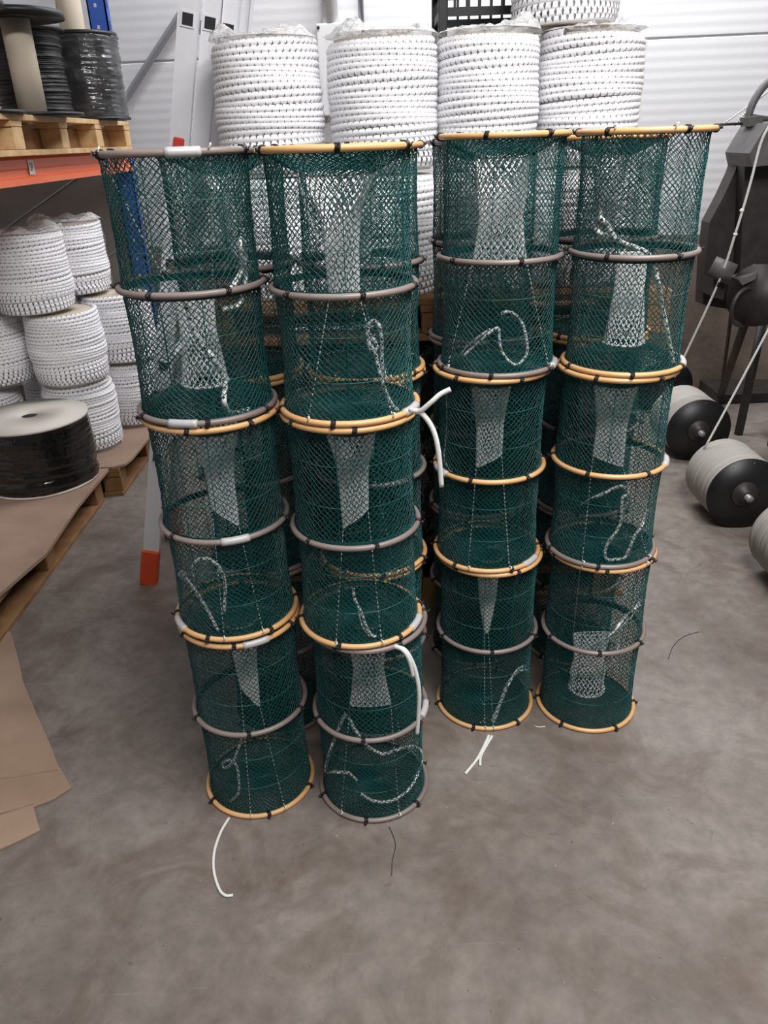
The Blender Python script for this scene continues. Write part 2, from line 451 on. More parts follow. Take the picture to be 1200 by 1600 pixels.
def hoop(parent, kind, z, sleeve=None, ties=6, tie0=0.0, white=False):
    h = link('hoop', HOOP[kind], parent, (0, 0, z))
    h['label'] = 'tan plastic hoop' if kind == 't' else 'grey plastic hoop'
    for k in range(ties):
        a = tie0 + 2 * PI * k / ties + rng.uniform(-.09, .09)
        if sleeve is not None and abs((a - (math.asin(sleeve) - PI / 2) + PI) % (2 * PI) - PI) < .26: continue
        link('tie', TIE, h, (R_H * math.cos(a), R_H * math.sin(a), 0), (0, 0, a))
    if sleeve is not None: link('sleeve', SLV, h, (0, 0, 0), (0, 0, math.asin(max(-1, min(1, sleeve)))))
    return h

def funnel(parent, top, prof, rot=0.0, slant=0.0, drop=0.045, HT=TH, N=24):
    """white net funnel. prof: (depth from the mouth, half width, half thickness); top: mouth at the upper end"""
    sgn = -1 if top else 1; base = (HT - drop) if top else drop
    D = [p[0] for p in prof]; m_ = MB(); L = D[-1]; S = 22
    def pt(a, t):
        d = t * L; w_ = np.interp(d, D, [p[1] for p in prof]); h_ = np.interp(d, D, [p[2] for p in prof])
        x = w_ * math.cos(a); y = h_ * math.sin(a)
        zz_ = base + sgn * (d + slant * (x / max(w_, 1e-4)) * 0.5 * t * t)
        return (x * math.cos(rot) - y * math.sin(rot), x * math.sin(rot) + y * math.cos(rot), zz_)
    for k in range(N):
        for sg in (1, -1):
            a0 = 2 * PI * k / N
            pts = [pt(a0 + sg * 2.6 * t + rng.normal(0, .02), t) for t in np.linspace(0, 1, S)]
            m_.tube(pts, 0.0019, 4, caps=False)
    f = m_.build('funnel', FUNNEL, parent); f['label'] = 'white funnel net'
    mc = MB().tube([pt(a, 0) for a in np.arange(40) / 40 * 2 * PI], 0.0034, 6, closed=True).build('mouth_cord', FLECK, f)
    MB().tube([pt(a, 1) for a in np.arange(28) / 28 * 2 * PI], 0.0014, 5, closed=True).build('throat_cord', FUNNEL, f)
    return [pt(PI, 1), pt(0, 1)], [pt(PI, 0), pt(0, 0)]

def inside(px, py, x, y, off, lim=.1345):
    # the point of a rope on this line of sight, kept inside the net
    o = off
    for _ in range(8):
        p = at(px, py, Y=y + o); dx = p[0] - x
        if dx * dx + o * o <= lim * lim: return p
        o = o * .8 if abs(dx) < lim * .97 else 0.0
    p = at(px, py, Y=y); p[0] = x + max(-lim, min(lim, p[0] - x)); return p
TRAPGRP = 'green netting fish traps in the stacks'
def make_trap(x, y, lev, label, hoops, netv=0, rotz=0.0, fun=None, strings=None, sleeves=(None, None, None), ropes=(), tails=(), ties=6, top_flat=False):
    """lev 0 = on the floor. hoops = kinds of bottom, middle, top"""
    z0, zm, z1 = LEVELS[{AY: 'A', BY: 'B', CY: 'C', DY: 'D'}.get(y, 'R')][lev]; HT = z1 - z0
    t = thing('fish_trap', label, 'fish trap', (x, y, z0), 0, TRAPGRP)
    link('netting', NETS[netv], t, (0, 0, 0), (0, 0, rotz)).scale = (1, 1, HT / TH)
    for k, zf in enumerate((0.16, 0.34, 0.66, 0.84)): link('seam_line', SEAMS, t, (0, 0, HT * zf))
    for k, (kind, z) in enumerate(zip(hoops, (0, zm - z0, HT))):
        hoop(t, kind, z, sleeves[k], ties, rng.uniform(0, 1))
    if fun:
        top = fun.get('top', True); drop = fun.get('drop', .045); mr = fun['prof'][0][1]
        key = (round(mr, 3), round(drop, 3))
        if key not in END_CONE: END_CONE[key] = end_net(mr, drop)
        c = link('end_netting', END_CONE[key], t, (0, 0, HT if top else 0), None if top else (PI, 0, 0))
        link('end_netting', END_FLAT, t, (0, 0, 0 if top else HT), None)
        (tl, tr), (ml, mr_) = funnel(t, top, fun['prof'], fun.get('rot', 0), fun.get('slant', 0), drop, HT)
        zt = 0.0 if top else HT
        for (sx, p) in zip(strings or (-.5, .5), (tl, tr)):
            q = (sx * R_H, -math.sqrt(1 - sx * sx) * R_H, zt)
            MB().tube(np.linspace(p, q, 12), 0.0011, 5).build('funnel_string', STRING, t)
            MB().tube(spline([(q[0], q[1] - .009, q[2] + .004), (q[0] + .004, q[1] - .010, q[2] + .012), (q[0], q[1], q[2] + .010)], 4), .0018, 5).build('string_knot', WHITE, t)
    else:
        link('end_netting', END_FLAT, t, (0, 0, HT)); link('end_netting', END_FLAT, t, (0, 0, 0))
    for (off, r, pts) in ropes:
        P = [inside(px, py, x, y, min(off - .03, -.115)) - np.array([x, y, z0]) for (px, py) in pts]
        P = [np.array([p[0], p[1], min(max(p[2], .004), HT - .004)]) for p in P]
        MB().tube(spline(P, 8), r * 1.2, 6).build('draw_rope', FLECK if r > .0014 else STRING, t)
    for (r, pts) in tails:
        P = [at(px, py, **k) - np.array([x, y, z0]) for px, py, k in pts]
        o = MB().tube(spline(P, 10), r, 8).build('rope_tail', WHITE, t); o['label'] = 'plain white rope end'
    return t

def hour(m, w, e, L=.20, th=.012):
    """hourglass profile: mouth, waist, end half widths"""
    return [(0, m, m), (L * .12, m * .84 + w * .10, m * .7), (L * .3, w * 1.18, m * .34 + .006), (L * .55, w, th * 1.5), (L * .8, (w + e) / 2, th), (L, e, th * .7)]

AY, BY, CY, DY = 1.637, 1.609, 1.941, 1.915
FLO = lambda *q: (q[0], q[1], {'z': .004})
# front left stack
make_trap(-.379, AY, 2, 'topmost trap of the front left stack, grey top hoop with a pale sleeve',
  'ggg', 0, .3, dict(top=False, prof=hour(.050, .036, .040, .185), rot=.12, slant=.01), (-.78, .62), (-.17, None, .32),
  [(-.10, .0042, [(352, 462), (368, 440), (382, 412), (383, 388), (375, 373), (377, 400), (384, 430), (382, 455), (372, 476), (346, 484)]),
   (-.09, .0048, [(285, 462), (296, 490), (300, 508), (308, 526), (330, 556), (346, 582), (352, 600), (350, 625), (356, 642), (370, 650), (390, 641)])])
make_trap(-.376, AY, 1, 'middle trap of the front left stack, sleeved grey hoop round its waist',
  'tgt', 1, 1.1, dict(prof=hour(.054, .031, .029, .22), slant=.05), (-.05, .55), (-.87, .32, None),
  [(-.08, .0034, [(279, 898), (291, 904), (310, 930), (325, 955), (341, 986)]), (-.08, .0034, [(303, 900), (302, 882), (314, 873), (332, 876), (347, 894), (352, 918), (350, 958)]),
   (-.08, .0028, [(279, 898), (285, 892), (291, 904), (284, 903), (279, 898)])])
make_trap(-.375, AY, 0, 'lowest trap of the front left stack, one white rope tail on floor',
  'tgt', 2, 2.0, dict(prof=hour(.044, .028, .022, .245), slant=.07, drop=.02), (-.05, .55), (None, None, .42),
  [(-.09, .003, [(383, 1140), (374, 1165), (364, 1190), (352, 1200), (348, 1193), (356, 1188), (368, 1193), (373, 1215), (372, 1240), (363, 1272)])],
  [(.0036, [FLO(358, 1278), FLO(345, 1300), FLO(335, 1330), FLO(334, 1360), FLO(342, 1388), FLO(352, 1399), FLO(364, 1399)])])
# front right of the left pair
make_trap(-.066, BY, 2, 'topmost trap of the front stack second from left, tall white funnel',
  'tgt', 1, .6, dict(prof=hour(.068, .034, .030, .23)), (-.56, .62), (.90, None, None),
  [(-.10, .0034, [(574, 524), (576, 508), (584, 501), (592, 508), (597, 535), (597, 565), (602, 590)]), (-.10, .0034, [(574, 524), (578, 540), (586, 550), (590, 568), (600, 605), (612, 632), (622, 648)]),
   (-.10, .0028, [(576, 522), (584, 530), (589, 543), (580, 547), (575, 536)]), (-.06, .0017, [(464, 266), (470, 292), (480, 330), (492, 362), (508, 400)])],
  [(.0052, [(641, 641, dict(Y=1.490)), (655, 643, dict(Y=1.465)), (672, 630, dict(Y=1.455)), (688, 616, dict(Y=1.455)), (704, 608, dict(Y=1.455))]),
   (.0052, [(641, 641, dict(Y=1.490)), (658, 645, dict(Y=1.465)), (676, 670, dict(Y=1.455)), (685, 705, dict(Y=1.450)), (690, 760, dict(Y=1.450))])])
make_trap(-.067, BY, 1, 'middle trap of the front stack second from left, grey waist hoop',
  'tgt', 2, 1.9, dict(prof=hour(.056, .033, .030, .225), slant=-.045), (-.38, .35), (.93, None, None),
  [(-.06, .0030, [(552, 918), (554, 935), (565, 958), (572, 978), (580, 992), (588, 1004)]), (-.07, .0015, [(560, 955), (566, 978), (578, 998)])],
  [(.0048, [(617, 1010, dict(Y=1.425)), (630, 1016, dict(Y=1.410)), (640, 1032, dict(Y=1.405)), (646, 1056, dict(Y=1.405))]),
   (.0048, [(617, 1010, dict(Y=1.425)), (634, 1017, dict(Y=1.410)), (648, 1044, dict(Y=1.405)), (655, 1080, dict(Y=1.400)), (654, 1115, dict(Y=1.400)), (652, 1146, dict(Y=1.400))])])
make_trap(-.054, BY, 0, 'lowest trap of the front stack second from left, curling flecked rope inside',
  'ggg', 0, 2.7, dict(prof=hour(.040, .038, .054, .265), drop=.012), (-.6, .45), (None, .97, None),
  [(-.11, .0036, [(541, 1114), (530, 1135), (520, 1162), (512, 1185), (510, 1205), (524, 1206), (545, 1208), (557, 1219)]),
   (-.11, .0036, [(543, 1118), (556, 1142), (570, 1162), (585, 1173), (600, 1178), (622, 1171), (642, 1166), (656, 1172), (659, 1188), (652, 1210), (640, 1232), (620, 1248), (600, 1253), (580, 1250), (563, 1240)])])
# right pair
make_trap(.302, CY, 2, 'topmost trap of the front stack third from left, splayed white funnel',
  'ggt', 2, .2, dict(prof=hour(.064, .050, .066, .235)), (-.90, .80), (.95, None, None),
  [(-.11, .0030, [(722, 558), (738, 543), (755, 528), (770, 516), (779, 513), (780, 528), (783, 546), (793, 562), (806, 570), (818, 562), (824, 545), (820, 518), (813, 500), (803, 490), (790, 487), (783, 491)]),
   (-.11, .0022, [(718, 556), (730, 540), (748, 526), (766, 514)])])
make_trap(.291, CY, 1, 'middle trap of the front stack third from left, tan waist hoop',
  'ttt', 0, 1.5, dict(prof=hour(.052, .035, .034, .22), slant=-.035), (-.46, .30), (.75, -.93, None),
  [(-.12, .0015, [(697, 612), (698, 650), (696, 690), (694, 715), (702, 734), (712, 742)])])
make_trap(.299, CY, 0, 'lowest trap of the front stack third from left, funnel drawn to a point',
  'tgt', 1, 2.4, dict(prof=hour(.042, .024, .006, .265), drop=.02), (-.12, .05), (None, None, None),
  [(-.09, .0030, [(766, 1146), (772, 1128), (780, 1105), (788, 1084), (797, 1064), (809, 1046), (820, 1041), (829, 1047)]), (-.09, .0030, [(767, 1146), (780, 1100), (792, 1070), (806, 1052), (820, 1046), (828, 1050), (826, 1043)]),
   (-.12, .0014, [(748, 1090), (756, 1100), (757, 1120), (753, 1138), (748, 1141)])],
  [(.0042, [FLO(764, 1149), FLO(754, 1170), FLO(744, 1188), FLO(727, 1209)]), (.0042, [FLO(769, 1150), FLO(757, 1170), FLO(751, 1182), FLO(750, 1196)])])
make_trap(.617, DY, 2, 'topmost trap of the rightmost front stack, looped flecked rope above an upturned white funnel',
  'tgt', 0, .9, dict(top=False, prof=hour(.050, .036, .034, .215), rot=-.05), (-.70, .08), (.97, None, None),
  [(-.10, .0046, [(955, 368), (942, 366), (932, 358), (931, 346), (940, 343), (950, 352), (962, 372), (978, 381), (998, 388), (1012, 396), (1022, 412), (1028, 440), (1034, 474), (1042, 515), (1051, 578)]),
   (-.10, .0034, [(938, 330), (940, 342)])])
make_trap(.609, DY, 1, 'middle trap of the rightmost front stack, S-shaped flecked rope below its tan waist hoop',
  'gtt', 1, 1.7, dict(prof=hour(.056, .039, .042, .22), slant=.035), (-.55, .70), (None, .93, None),
  [(-.11, .0036, [(930, 777), (945, 770), (962, 762), (974, 760), (982, 768), (980, 774), (973, 777), (971, 795), (970, 815), (962, 832), (950, 848), (945, 864), (949, 876), (961, 879), (975, 872), (984, 856), (992, 836), (1002, 822), (1012, 795)]),
   (-.10, .0015, [(905, 790), (920, 780), (932, 775)])])
make_trap(.614, DY, 0, 'lowest trap of the rightmost front stack, wide funnel mouth turned down to the floor',
  'tgt', 2, 2.6, dict(top=False, prof=hour(.054, .046, .056, .20), drop=.05), (-.60, .62), (None, None, None),
  [(-.10, .0034, [(1003, 937), (992, 950), (978, 962), (968, 975), (958, 988), (940, 1000), (924, 1012)]), (-.10, .0026, [(1000, 945), (985, 965), (968, 985), (966, 1010), (960, 1030), (947, 1045)])])
# second row, seen through the gaps and through the nets
RE = [(at(365, 423, Y=1.95)[0], 1.950, 'behind the front left stack', ('ggg', 'ggt', 'tgt')), (at(663, 419, Y=1.925)[0] - .153, 1.925, 'behind the front stack second from left', ('ggt', 'tgt', 'tgt')),
      (at(755, 388, Y=2.255)[0], 2.255, 'behind the front stack third from left', ('ggg', 'ggg', 'ggg')), (at(937, 386, Y=2.235)[0] + .01, 2.235, 'behind the rightmost front stack', ('ggg', 'ggt', 'tgt'))]
for k, (x, y, wh, hp) in enumerate(RE):
    for lev in (0, 1, 2):
        nm = ('lowest', 'middle', 'topmost')[lev]
        make_trap(x + rng.uniform(-.002, .002), y, lev, '%s green trap of the shaded stack standing %s' % (nm, wh), hp[lev], (k + lev) % 3, k * .8 + lev,
                  dict(prof=hour(.05, .034, .03, .2), rot=.5 * k + lev, slant=.03), (-.5, .4), (None, None, None), ties=6)

# ------------------------------------------------------------------ rope spools
def wound_mesh(R, Hh, r, seed):
    g = np.random.default_rng(seed); m_ = MB(); turns = int(Hh / (2 * r * .97)); n = 48
    ph = g.uniform(0, 6, 6); P = []
    hop = g.normal(0, .0016, turns + 2); hz = g.normal(0, .0022, turns + 2)
    for i in range(turns * n + 1):
        a = 2 * PI * i / n; t = i / (turns * n); k = i / n; k0 = int(k); fr = k - k0
        bulge = .006 * math.sin(PI * t) - .004 * (t < .04) - .004 * (t > .96)
        rr = R - r + bulge + hop[k0] * (1 - fr) + hop[k0 + 1] * fr + .0022 * math.sin(2 * a + ph[0] + 8 * t) - .003
        z = r + (Hh - 2 * r) * t + .0045 * math.sin(a + ph[1] + 17 * t) + hz[k0] * (1 - fr) + hz[k0 + 1] * fr
        P.append((rr * math.cos(a), rr * math.sin(a), z))
    m_.tube(P, r * 1.3, 8)
    return m_.mesh('rope_winding', SPOOLROPE)
def film_shell(R, Hh, seed):
    g = np.random.default_rng(seed); n = 72; m_ = MB(); k = 22; V = []; F = []
    ph = g.uniform(0, 6, 8)
    for i in range(k + 1):
        t = i / k
        for a in np.arange(n) / n * 2 * PI:
            rr = R + .001 + .005 * math.sin(PI * t) + .0018 * math.sin(9 * a + 11 * t + ph[0]) + .0018 * math.sin(23 * t + 4 * a + ph[1]) + abs(g.normal(0, .0011))
            V.append((rr * math.cos(a), rr * math.sin(a), .002 + (Hh - .002) * t))
    for i in range(k):
        for j in range(n): F.append((i * n + j, i * n + (j + 1) % n, (i + 1) * n + (j + 1) % n, (i + 1) * n + j))
    return m_.add(V, F).mesh('plastic_film', FILM)
def film_top(R, seed, hgt=.05):
    """the loose film gathered in a crumple over the top of a spool"""
    g = np.random.default_rng(seed); n = 60; m_ = MB(); V = []; F = []; k = 9
    ph = g.uniform(0, 6, 8)
    for i in range(k + 1):
        t = i / k; r = (R + .004) * (1 - t * .93)
        for a in np.arange(n) / n * 2 * PI:
            tuft = max(0, math.sin(2 * a + ph[0]) * .6 + math.sin(3 * a + ph[1]) * .5 + math.sin(7 * a + ph[2]) * .25)
            z = hgt * math.sin(PI * min(1, t * 1.7)) * (0.15 + 0.65 * tuft) + g.normal(0, .004) * min(1, t * 4) + .004
            V.append((r * math.cos(a) + g.normal(0, .003), r * math.sin(a) + g.normal(0, .003), max(z, .0015)))
    for i in range(k):
        for j in range(n): F.append((i * n + j, i * n + (j + 1) % n, (i + 1) * n + (j + 1) % n, (i + 1) * n + j))
    return m_.add(V, F).mesh('film_crumple', FILMT)

SR, SH = 0.160, 0.361
WIND = [wound_mesh(SR, SH, .0085, 20 + i) for i in range(4)]
SHELL = [film_shell(SR, SH, 40 + i) for i in range(3)]
TUFT = [film_top(SR, 60 + i) for i in range(4)]
def core_mesh(R, Hh):
    return MB().lathe([(.03, .004), (R - .02, .004), (R - .02, Hh - .006), (.03, Hh - .006), (.03, .004)], 40).mesh('core', TUBE)
SCORE = core_mesh(SR, SH)
nsp = 0
def rope_spool(x, y, z, label, group, sc=1.0, rz=0.0, crumple=True):
    global nsp
    t = thing('rope_spool', label, 'rope spool', (x, y, z), rz, group); nsp += 1
    parts = [link('rope_winding', WIND[nsp % 4], t), link('core', SCORE, t), link('plastic_film', SHELL[nsp % 3], t)]
    if crumple: parts.append(link('film_crumple', TUFT[nsp % 4], t, (0, 0, SH)))
    for p in parts:
        p.scale = (sc, sc, 1.0)
    return t
SY, SZ = 2.655, 1.160
GS = 'white rope spools on the raised pallet'
names = ['leftmost of the four white rope spools in the top row, beside the ladder', 'second white rope spool from the left in the top row, before the electrical box',
         'third white rope spool from the left in the top row, before the black crate', 'rightmost of the four white rope spools in the top row']
sx = [(at(424, 200, Y=SY)[0], .99), (at(600, 200, Y=SY)[0], 1.02), (at(760, 200, Y=SY)[0], .94), (at(922, 200, Y=SY)[0], .985)]
for k, (x, sc) in enumerate(sx):
    yy_ = SY + (.06 if k == 3 else 0)
    rope_spool(x, yy_, SZ + SH + .004, names[k], GS, sc, k * 1.3)
    rope_spool(x + .002, yy_, SZ, 'white rope spool on the raised pallet, seen through nets below the %s top spool' % ('leftmost', 'second', 'third', 'rightmost')[k], GS, sc, k * 2.1 + 1, crumple=False)
for z, lb in ((SZ, 'white rope spool in the back row, lower of two under the black crate'), (SZ + SH + .004, 'white rope spool in the back row directly under the black crate')):
    rope_spool(.40, 3.03, z, lb, GS, 1.0, .4, crumple=False)
tp = at(882, 20, Y=2.80)
rope_spool(tp[0], 2.80, SZ + 2 * SH + .022, 'single white rope spool lying on top of the two right-hand spools', GS, 1.0, 2.2, crumple=False)

# black crate behind the third spool
cr = thing('plastic_crate', 'black open-sided plastic crate standing behind the third white spool', 'crate', (at(685, 20, Y=2.99)[0] + .214, 3.14, SZ + 2 * SH + .004))
m_ = MB()
W2, D2, H2 = .20, .15, .26
for sx_ in (-1, 1):
    for sy_ in (-1, 1): MB().box(sx_ * W2 - .014, sx_ * W2 + .014, sy_ * D2 - .014, sy_ * D2 + .014, 0, H2, bev=.002).build('corner_post', BLACKP, cr)
for zc in (.012, .10, .185, .248):
    for sy_ in (-1, 1): m_.box(-W2, W2, sy_ * D2 - .008, sy_ * D2 + .008, zc - .012, zc + .012)
    for sx_ in (-1, 1): m_.box(sx_ * W2 - .008, sx_ * W2 + .008, -D2, D2, zc - .012, zc + .012)
for i in range(9):
    xx = -W2 + .04 * (i + 1)
    for sy_ in (-1, 1): m_.box(xx - .004, xx + .004, sy_ * D2 - .006, sy_ * D2 + .006, .10, .185)
m_.build('side_lattice', BLACKP, cr)
MB().box(-W2, W2, -D2, D2, 0, .008).build('bottom', BLACKP, cr)

def pallet(name, label, L, W, H_, loc, rotz=0, nb=3, wood=WOOD):
    """L along x, W along y"""
    t = thing(name, label, 'pallet', loc, rotz)
    nd = 7 if W > .9 else 5
    for i in range(nd):
        y0 = -W / 2 + i * (W - .1) / (nd - 1); dz = rng.uniform(-.001, .001)
        MB().box(-L / 2, L / 2, y0, y0 + .1, H_ - .022, H_ + dz, bev=.002).build('deck_board', wood, t)
    for i in range(nb):
        x0 = -L / 2 + i * (L - .1) / (nb - 1)
        MB().box(x0, x0 + .1, -W / 2, W / 2, H_ - .044, H_ - .0225, bev=.002).build('cross_board', wood, t)
        for yy in (-W / 2, -.05, W / 2 - .1):
            MB().box(x0 + rng.uniform(0, .012), x0 + .1, yy + .002, yy + .098, .022, H_ - .0445, bev=.003).build('block', wood, t)
    for yy in (-W / 2, -.05, W / 2 - .1): MB().box(-L / 2, L / 2, yy, yy + .1, 0, .0215, bev=.002).build('skid', wood, t)
    return t
pallet('wooden_pallet', 'wooden pallet carrying the white rope spools behind the trap stacks', 1.50, .86, .135, (.19, 2.91, SZ - .136), wood=WOODD)
# dark wrapped load that carries that pallet
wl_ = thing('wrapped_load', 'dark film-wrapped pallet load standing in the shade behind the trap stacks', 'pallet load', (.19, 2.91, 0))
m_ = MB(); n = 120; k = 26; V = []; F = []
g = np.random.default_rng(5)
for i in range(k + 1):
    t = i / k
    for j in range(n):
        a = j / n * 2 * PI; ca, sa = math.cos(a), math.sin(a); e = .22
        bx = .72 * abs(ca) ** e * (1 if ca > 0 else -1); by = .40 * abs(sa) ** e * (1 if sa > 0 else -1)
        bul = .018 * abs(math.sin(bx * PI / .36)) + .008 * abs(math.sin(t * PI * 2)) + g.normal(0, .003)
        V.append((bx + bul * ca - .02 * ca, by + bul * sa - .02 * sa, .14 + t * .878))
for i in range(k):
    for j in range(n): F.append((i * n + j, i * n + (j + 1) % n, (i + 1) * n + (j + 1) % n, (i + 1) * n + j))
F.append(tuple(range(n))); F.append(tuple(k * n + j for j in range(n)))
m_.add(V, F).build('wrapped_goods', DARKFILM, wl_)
m_ = MB()
for xx in (-.70, -.05, .60): m_.box(xx, xx + .1, -.4, .4, .02, .14)
for yy in (-.4, -.05, .3): m_.box(-.72, .72, yy, yy + .1, 0, .02)
m_.box(-.72, .72, -.4, .4, .118, .14)
m_.build('base_pallet', WOODD, wl_)

# ------------------------------------------------------------------ ladder leaning on the spools
ld = thing('extension_ladder', 'aluminium extension ladder leaning against the left white spools, orange foot on the floor', 'ladder', (-1.012, 2.73, 0))
LEAN = math.atan(.226)
LM = Matrix.Rotation(LEAN, 4, 'Y')
def ladder_section(x0, wdt, z0, z1, y0, y1, cap):
    for yy in (y0, y1):
        m_ = MB(); s_ = 1 if yy == y0 else -1
        m_.box(x0, x0 + wdt, yy, yy + s_ * .004, z0, z1, LM)                       # web seen from the side
        for xx in (x0, x0 + wdt - .006): m_.box(xx, xx + .006, yy + s_ * .0042, yy + s_ * .024, z0, z1, LM)
        st = m_.build('stile', ALU, ld)
        z = z0 + .395 if z0 > .5 else .575
        while z < z1 - .05:
            m2 = MB(); xc = x0 + wdt / 2; q = .0165; yf = yy - s_ * .003
            for (a0, a1, b0, b1) in ((-q - .0045, q + .0045, -q - .0045, -q), (-q - .0045, q + .0045, q, q + .0045), (-q - .0045, -q, -q, q), (q, q + .0045, -q, q)):
                m2.box(xc + a0, xc + a1, min(yf, yy), max(yf, yy) + .0005, z + b0, z + b1, LM)
            m2.build('rung_rim', ALU, st)
            m3 = MB(); m3.box(xc - q, xc + q, yf + s_ * .0016, yf + s_ * .0029, z - q, z + q, LM); m3.build('rung_hollow', HOLE, st)
            z += .36
        if cap == 'foot':
            m4 = MB(); m4.box(x0 - .004, x0 + wdt + .004, yy - .012, yy + .03, 0.004, .165, LM, bev=.004); m4.build('foot', ORANGEP, ld)
        else:
            m4 = MB(); m4.box(x0 + .004, x0 + wdt * .75, yy - .004 if s_ > 0 else yy, yy + .02, z0 - .012, z0 + .045, LM, bev=.003); m4.build('end_cap', BLACKP, ld)
    z = z0 + .395 if z0 > .5 else .575
    while z < z1 - .05:
        m5 = MB(); xc = x0 + wdt / 2; m5.box(xc - .015, xc + .015, y0 + .004, y1 - .004, z - .015, z + .015, LM); m5.build('rung', ALU, ld)
        z += .36
ladder_section(0.0, .062, .10, 3.3, 0, .42, 'foot')
ladder_section(.066, .052, 1.625, 3.2, .03, .39, 'cap')
ladder_section(.121, .045, 1.62, 3.1, .055, .365, 'cap')
m_ = MB(); m_.box(.014, .048, -.012, .002, 1.640, 1.690, LM, bev=.004); m_.build('latch', REDP, ld)

# ------------------------------------------------------------------ left: storage rack
rk = thing('storage_rack', 'blue and orange pallet rack along the left side of the hall', 'rack', (-1.4, 4.92, 0))
def upright(y, name='upright'):
    m_ = MB(); m_.box(-.10, 0, y, y + .008, 0, 3.6); m_.box(-.008, 0, y, y + .06, 0, 3.6); m_.box(-.10, -.092, y, y + .06, 0, 3.6)
    u = m_.build(name, BLUE, rk)
    for i in range(34):
        z = .1 + i * .1
        MB().box(-.062, -.048, y - .001, y + .001, z, z + .018).build('slot', SLEEVE, u)
        if i > 14: MB().box(-.001, .001, y + .02, y + .032, z, z + .04).build('slot', HOLE, u)
    return u
upright(0.0)
m_ = MB(); m_.box(-1.10, -1.0, 0, .06, 0, 3.6); m_.build('upright', BLUE, rk)
for (z0, z1) in ((1.75, 2.2), (2.2, 2.65), (2.65, 3.1), (.6, 1.1), (1.1, 1.6)):
    up_ = (-1.0, .03, z0), (-.09, .03, z1)
    if int(z0 * 100) % 2: up_ = (-1.0, .03, z1), (-.09, .03, z0)
    MB().tube(up_, .022, 4).build('brace', STEEL, rk, smooth=False)
bm_ = MB()
pr = [(-.045, 1.495), (.008, 1.495), (.008, 1.518), (-.004, 1.526), (-.004, 1.55), (.0, 1.556), (.0, 1.588), (-.010, 1.60), (-.045, 1.60)]
bm_.prism([(x, -2.6, z) for x, z in pr], (0, 2.598, 0)); beam = bm_.build('beam', ORANGE, rk)
MB().prism([(x - 1.0, -2.6, z) for x, z in pr], (0, 2.598, 0)).build('beam', ORANGE, rk)
q = at(50, 268, X=-1.399)
lb = MB().box(-.0005, .0012, -.028, .028, 0, .055).build('barcode_label', mat('label_white', srgb(214, 214, 214), .5), beam)
lb.location = (.002, q[1] - 4.92, 1.530)
m2 = MB()
for i in range(4):
    for j in range(4):
        if (i * 3 + j * 5) % 4 != 1: m2.box(.0012, .0016, -.014 + i * .007, -.009 + i * .007, .015 + j * .008, .020 + j * .008)
pb = m2.build('label_print', HOLE, lb)
MB().box(-1.05, -.11, .012, .03, .02, 1.48).build('shade_panel', mat('shade_panel_tone', srgb(122, 114, 108), .7, noise=(3, srgb(104, 97, 92), .35, .7)), rk)  # added sheet; its dark colour stands in for shade under the beam
PT = 1.60 + .145
rp = pallet('wooden_pallet', 'long wooden pallet lying on the orange rack beam, carrying reels', 2.04, 1.1, .145, (-1.33 - .55, 3.74, 1.601), PI / 2, nb=5)
MB().box(-1.0, 1.0, -.46, -.44, .022, .10).build('stringer', WOODD, rp)

def film_bumps(R, Hh, seed, name, material, layers=34):
    """black winding under tight shiny film: uneven horizontal ridges"""
    g = np.random.default_rng(seed); n = 96; k = layers * 3; V = []; F = []; ph = g.uniform(0, 6, 10); ly = g.normal(0, .003, layers + 2)
    for i in range(k + 1):
        t = i / k; q_ = t * layers
        for a in np.arange(n) / n * 2 * PI:
            qq = q_ + .5 * math.sin(a + ph[0]) + .3 * math.sin(2 * a + ph[1] + 5 * t)
            rid = .0022 * math.sin(2 * PI * qq)
            rr = R - .006 + rid + ly[int(max(0, min(layers, qq)))] + .002 * math.sin(5 * a + 9 * t + ph[2]) + g.normal(0, .0006)
            V.append((rr * math.cos(a), rr * math.sin(a), Hh * t))
    for i in range(k):
        for j in range(n): F.append((i * n + j, i * n + (j + 1) % n, (i + 1) * n + (j + 1) % n, (i + 1) * n + j))
    F.append(tuple(range(n))); F.append(tuple(k * n + j for j in range(n)))
    return MB().add(V, F).mesh(name, material)

# reels on the rack
c0 = at(150, 185, Y=4.40)
t = thing('rope_reel', 'black rope reel in shiny clear film at the right end of the rack pallet', 'rope reel', (c0[0], 4.40, PT))
link('winding', film_bumps(.168, .35, 3, 'winding', DARKFILM, 16), t, (0, 0, .012))
fs = film_shell(.170, .36, 77); fs.materials.clear(); fs.materials.append(film_mat('tight_film', 0.955, (0.9, 0.9, 0.92, 1), 11)); link('plastic_film', fs, t)
MB().lathe([(0, 0), (.172, 0), (.172, .012), (0, .012)], 48).build('flange', BLACKP, t)
o = MB().lathe([(.02, .36), (.165, .36), (.165, .378), (.02, .378), (.02, .36)], 48).build('flange', BLACKP, t)
c1 = at(84, 185, Y=4.04)
t = thing('rope_reel', 'dull black rope reel on the rack pallet, between shiny reel and bare cardboard core', 'rope reel', (c1[0] - .06, 4.02, PT))
link('winding', film_bumps(.158, .335, 9, 'winding', BLACKROPE, 46), t, (0, 0, .012))
MB().lathe([(0, 0), (.175, 0), (.175, .012), (0, .012)], 48).build('flange', BLACKP, t)
MB().lathe([(0, .347), (.180, .347), (.180, .362), (0, .362)], 48).build('flange', BLACKP, t)
c2 = at(42, 180, Y=3.66)
t = thing('empty_reel', 'nearly empty reel on the rack with bare beige core and black top flange', 'reel', (c2[0] + .045, 3.62, PT))
MB().lathe([(0, .012), (.056, .012), (.056, .345), (0, .345)], 40).build('core', TUBE, t)
MB().lathe([(0, 0), (.20, 0), (.20, .012), (0, .012)], 48).build('flange', BLACKP, t)
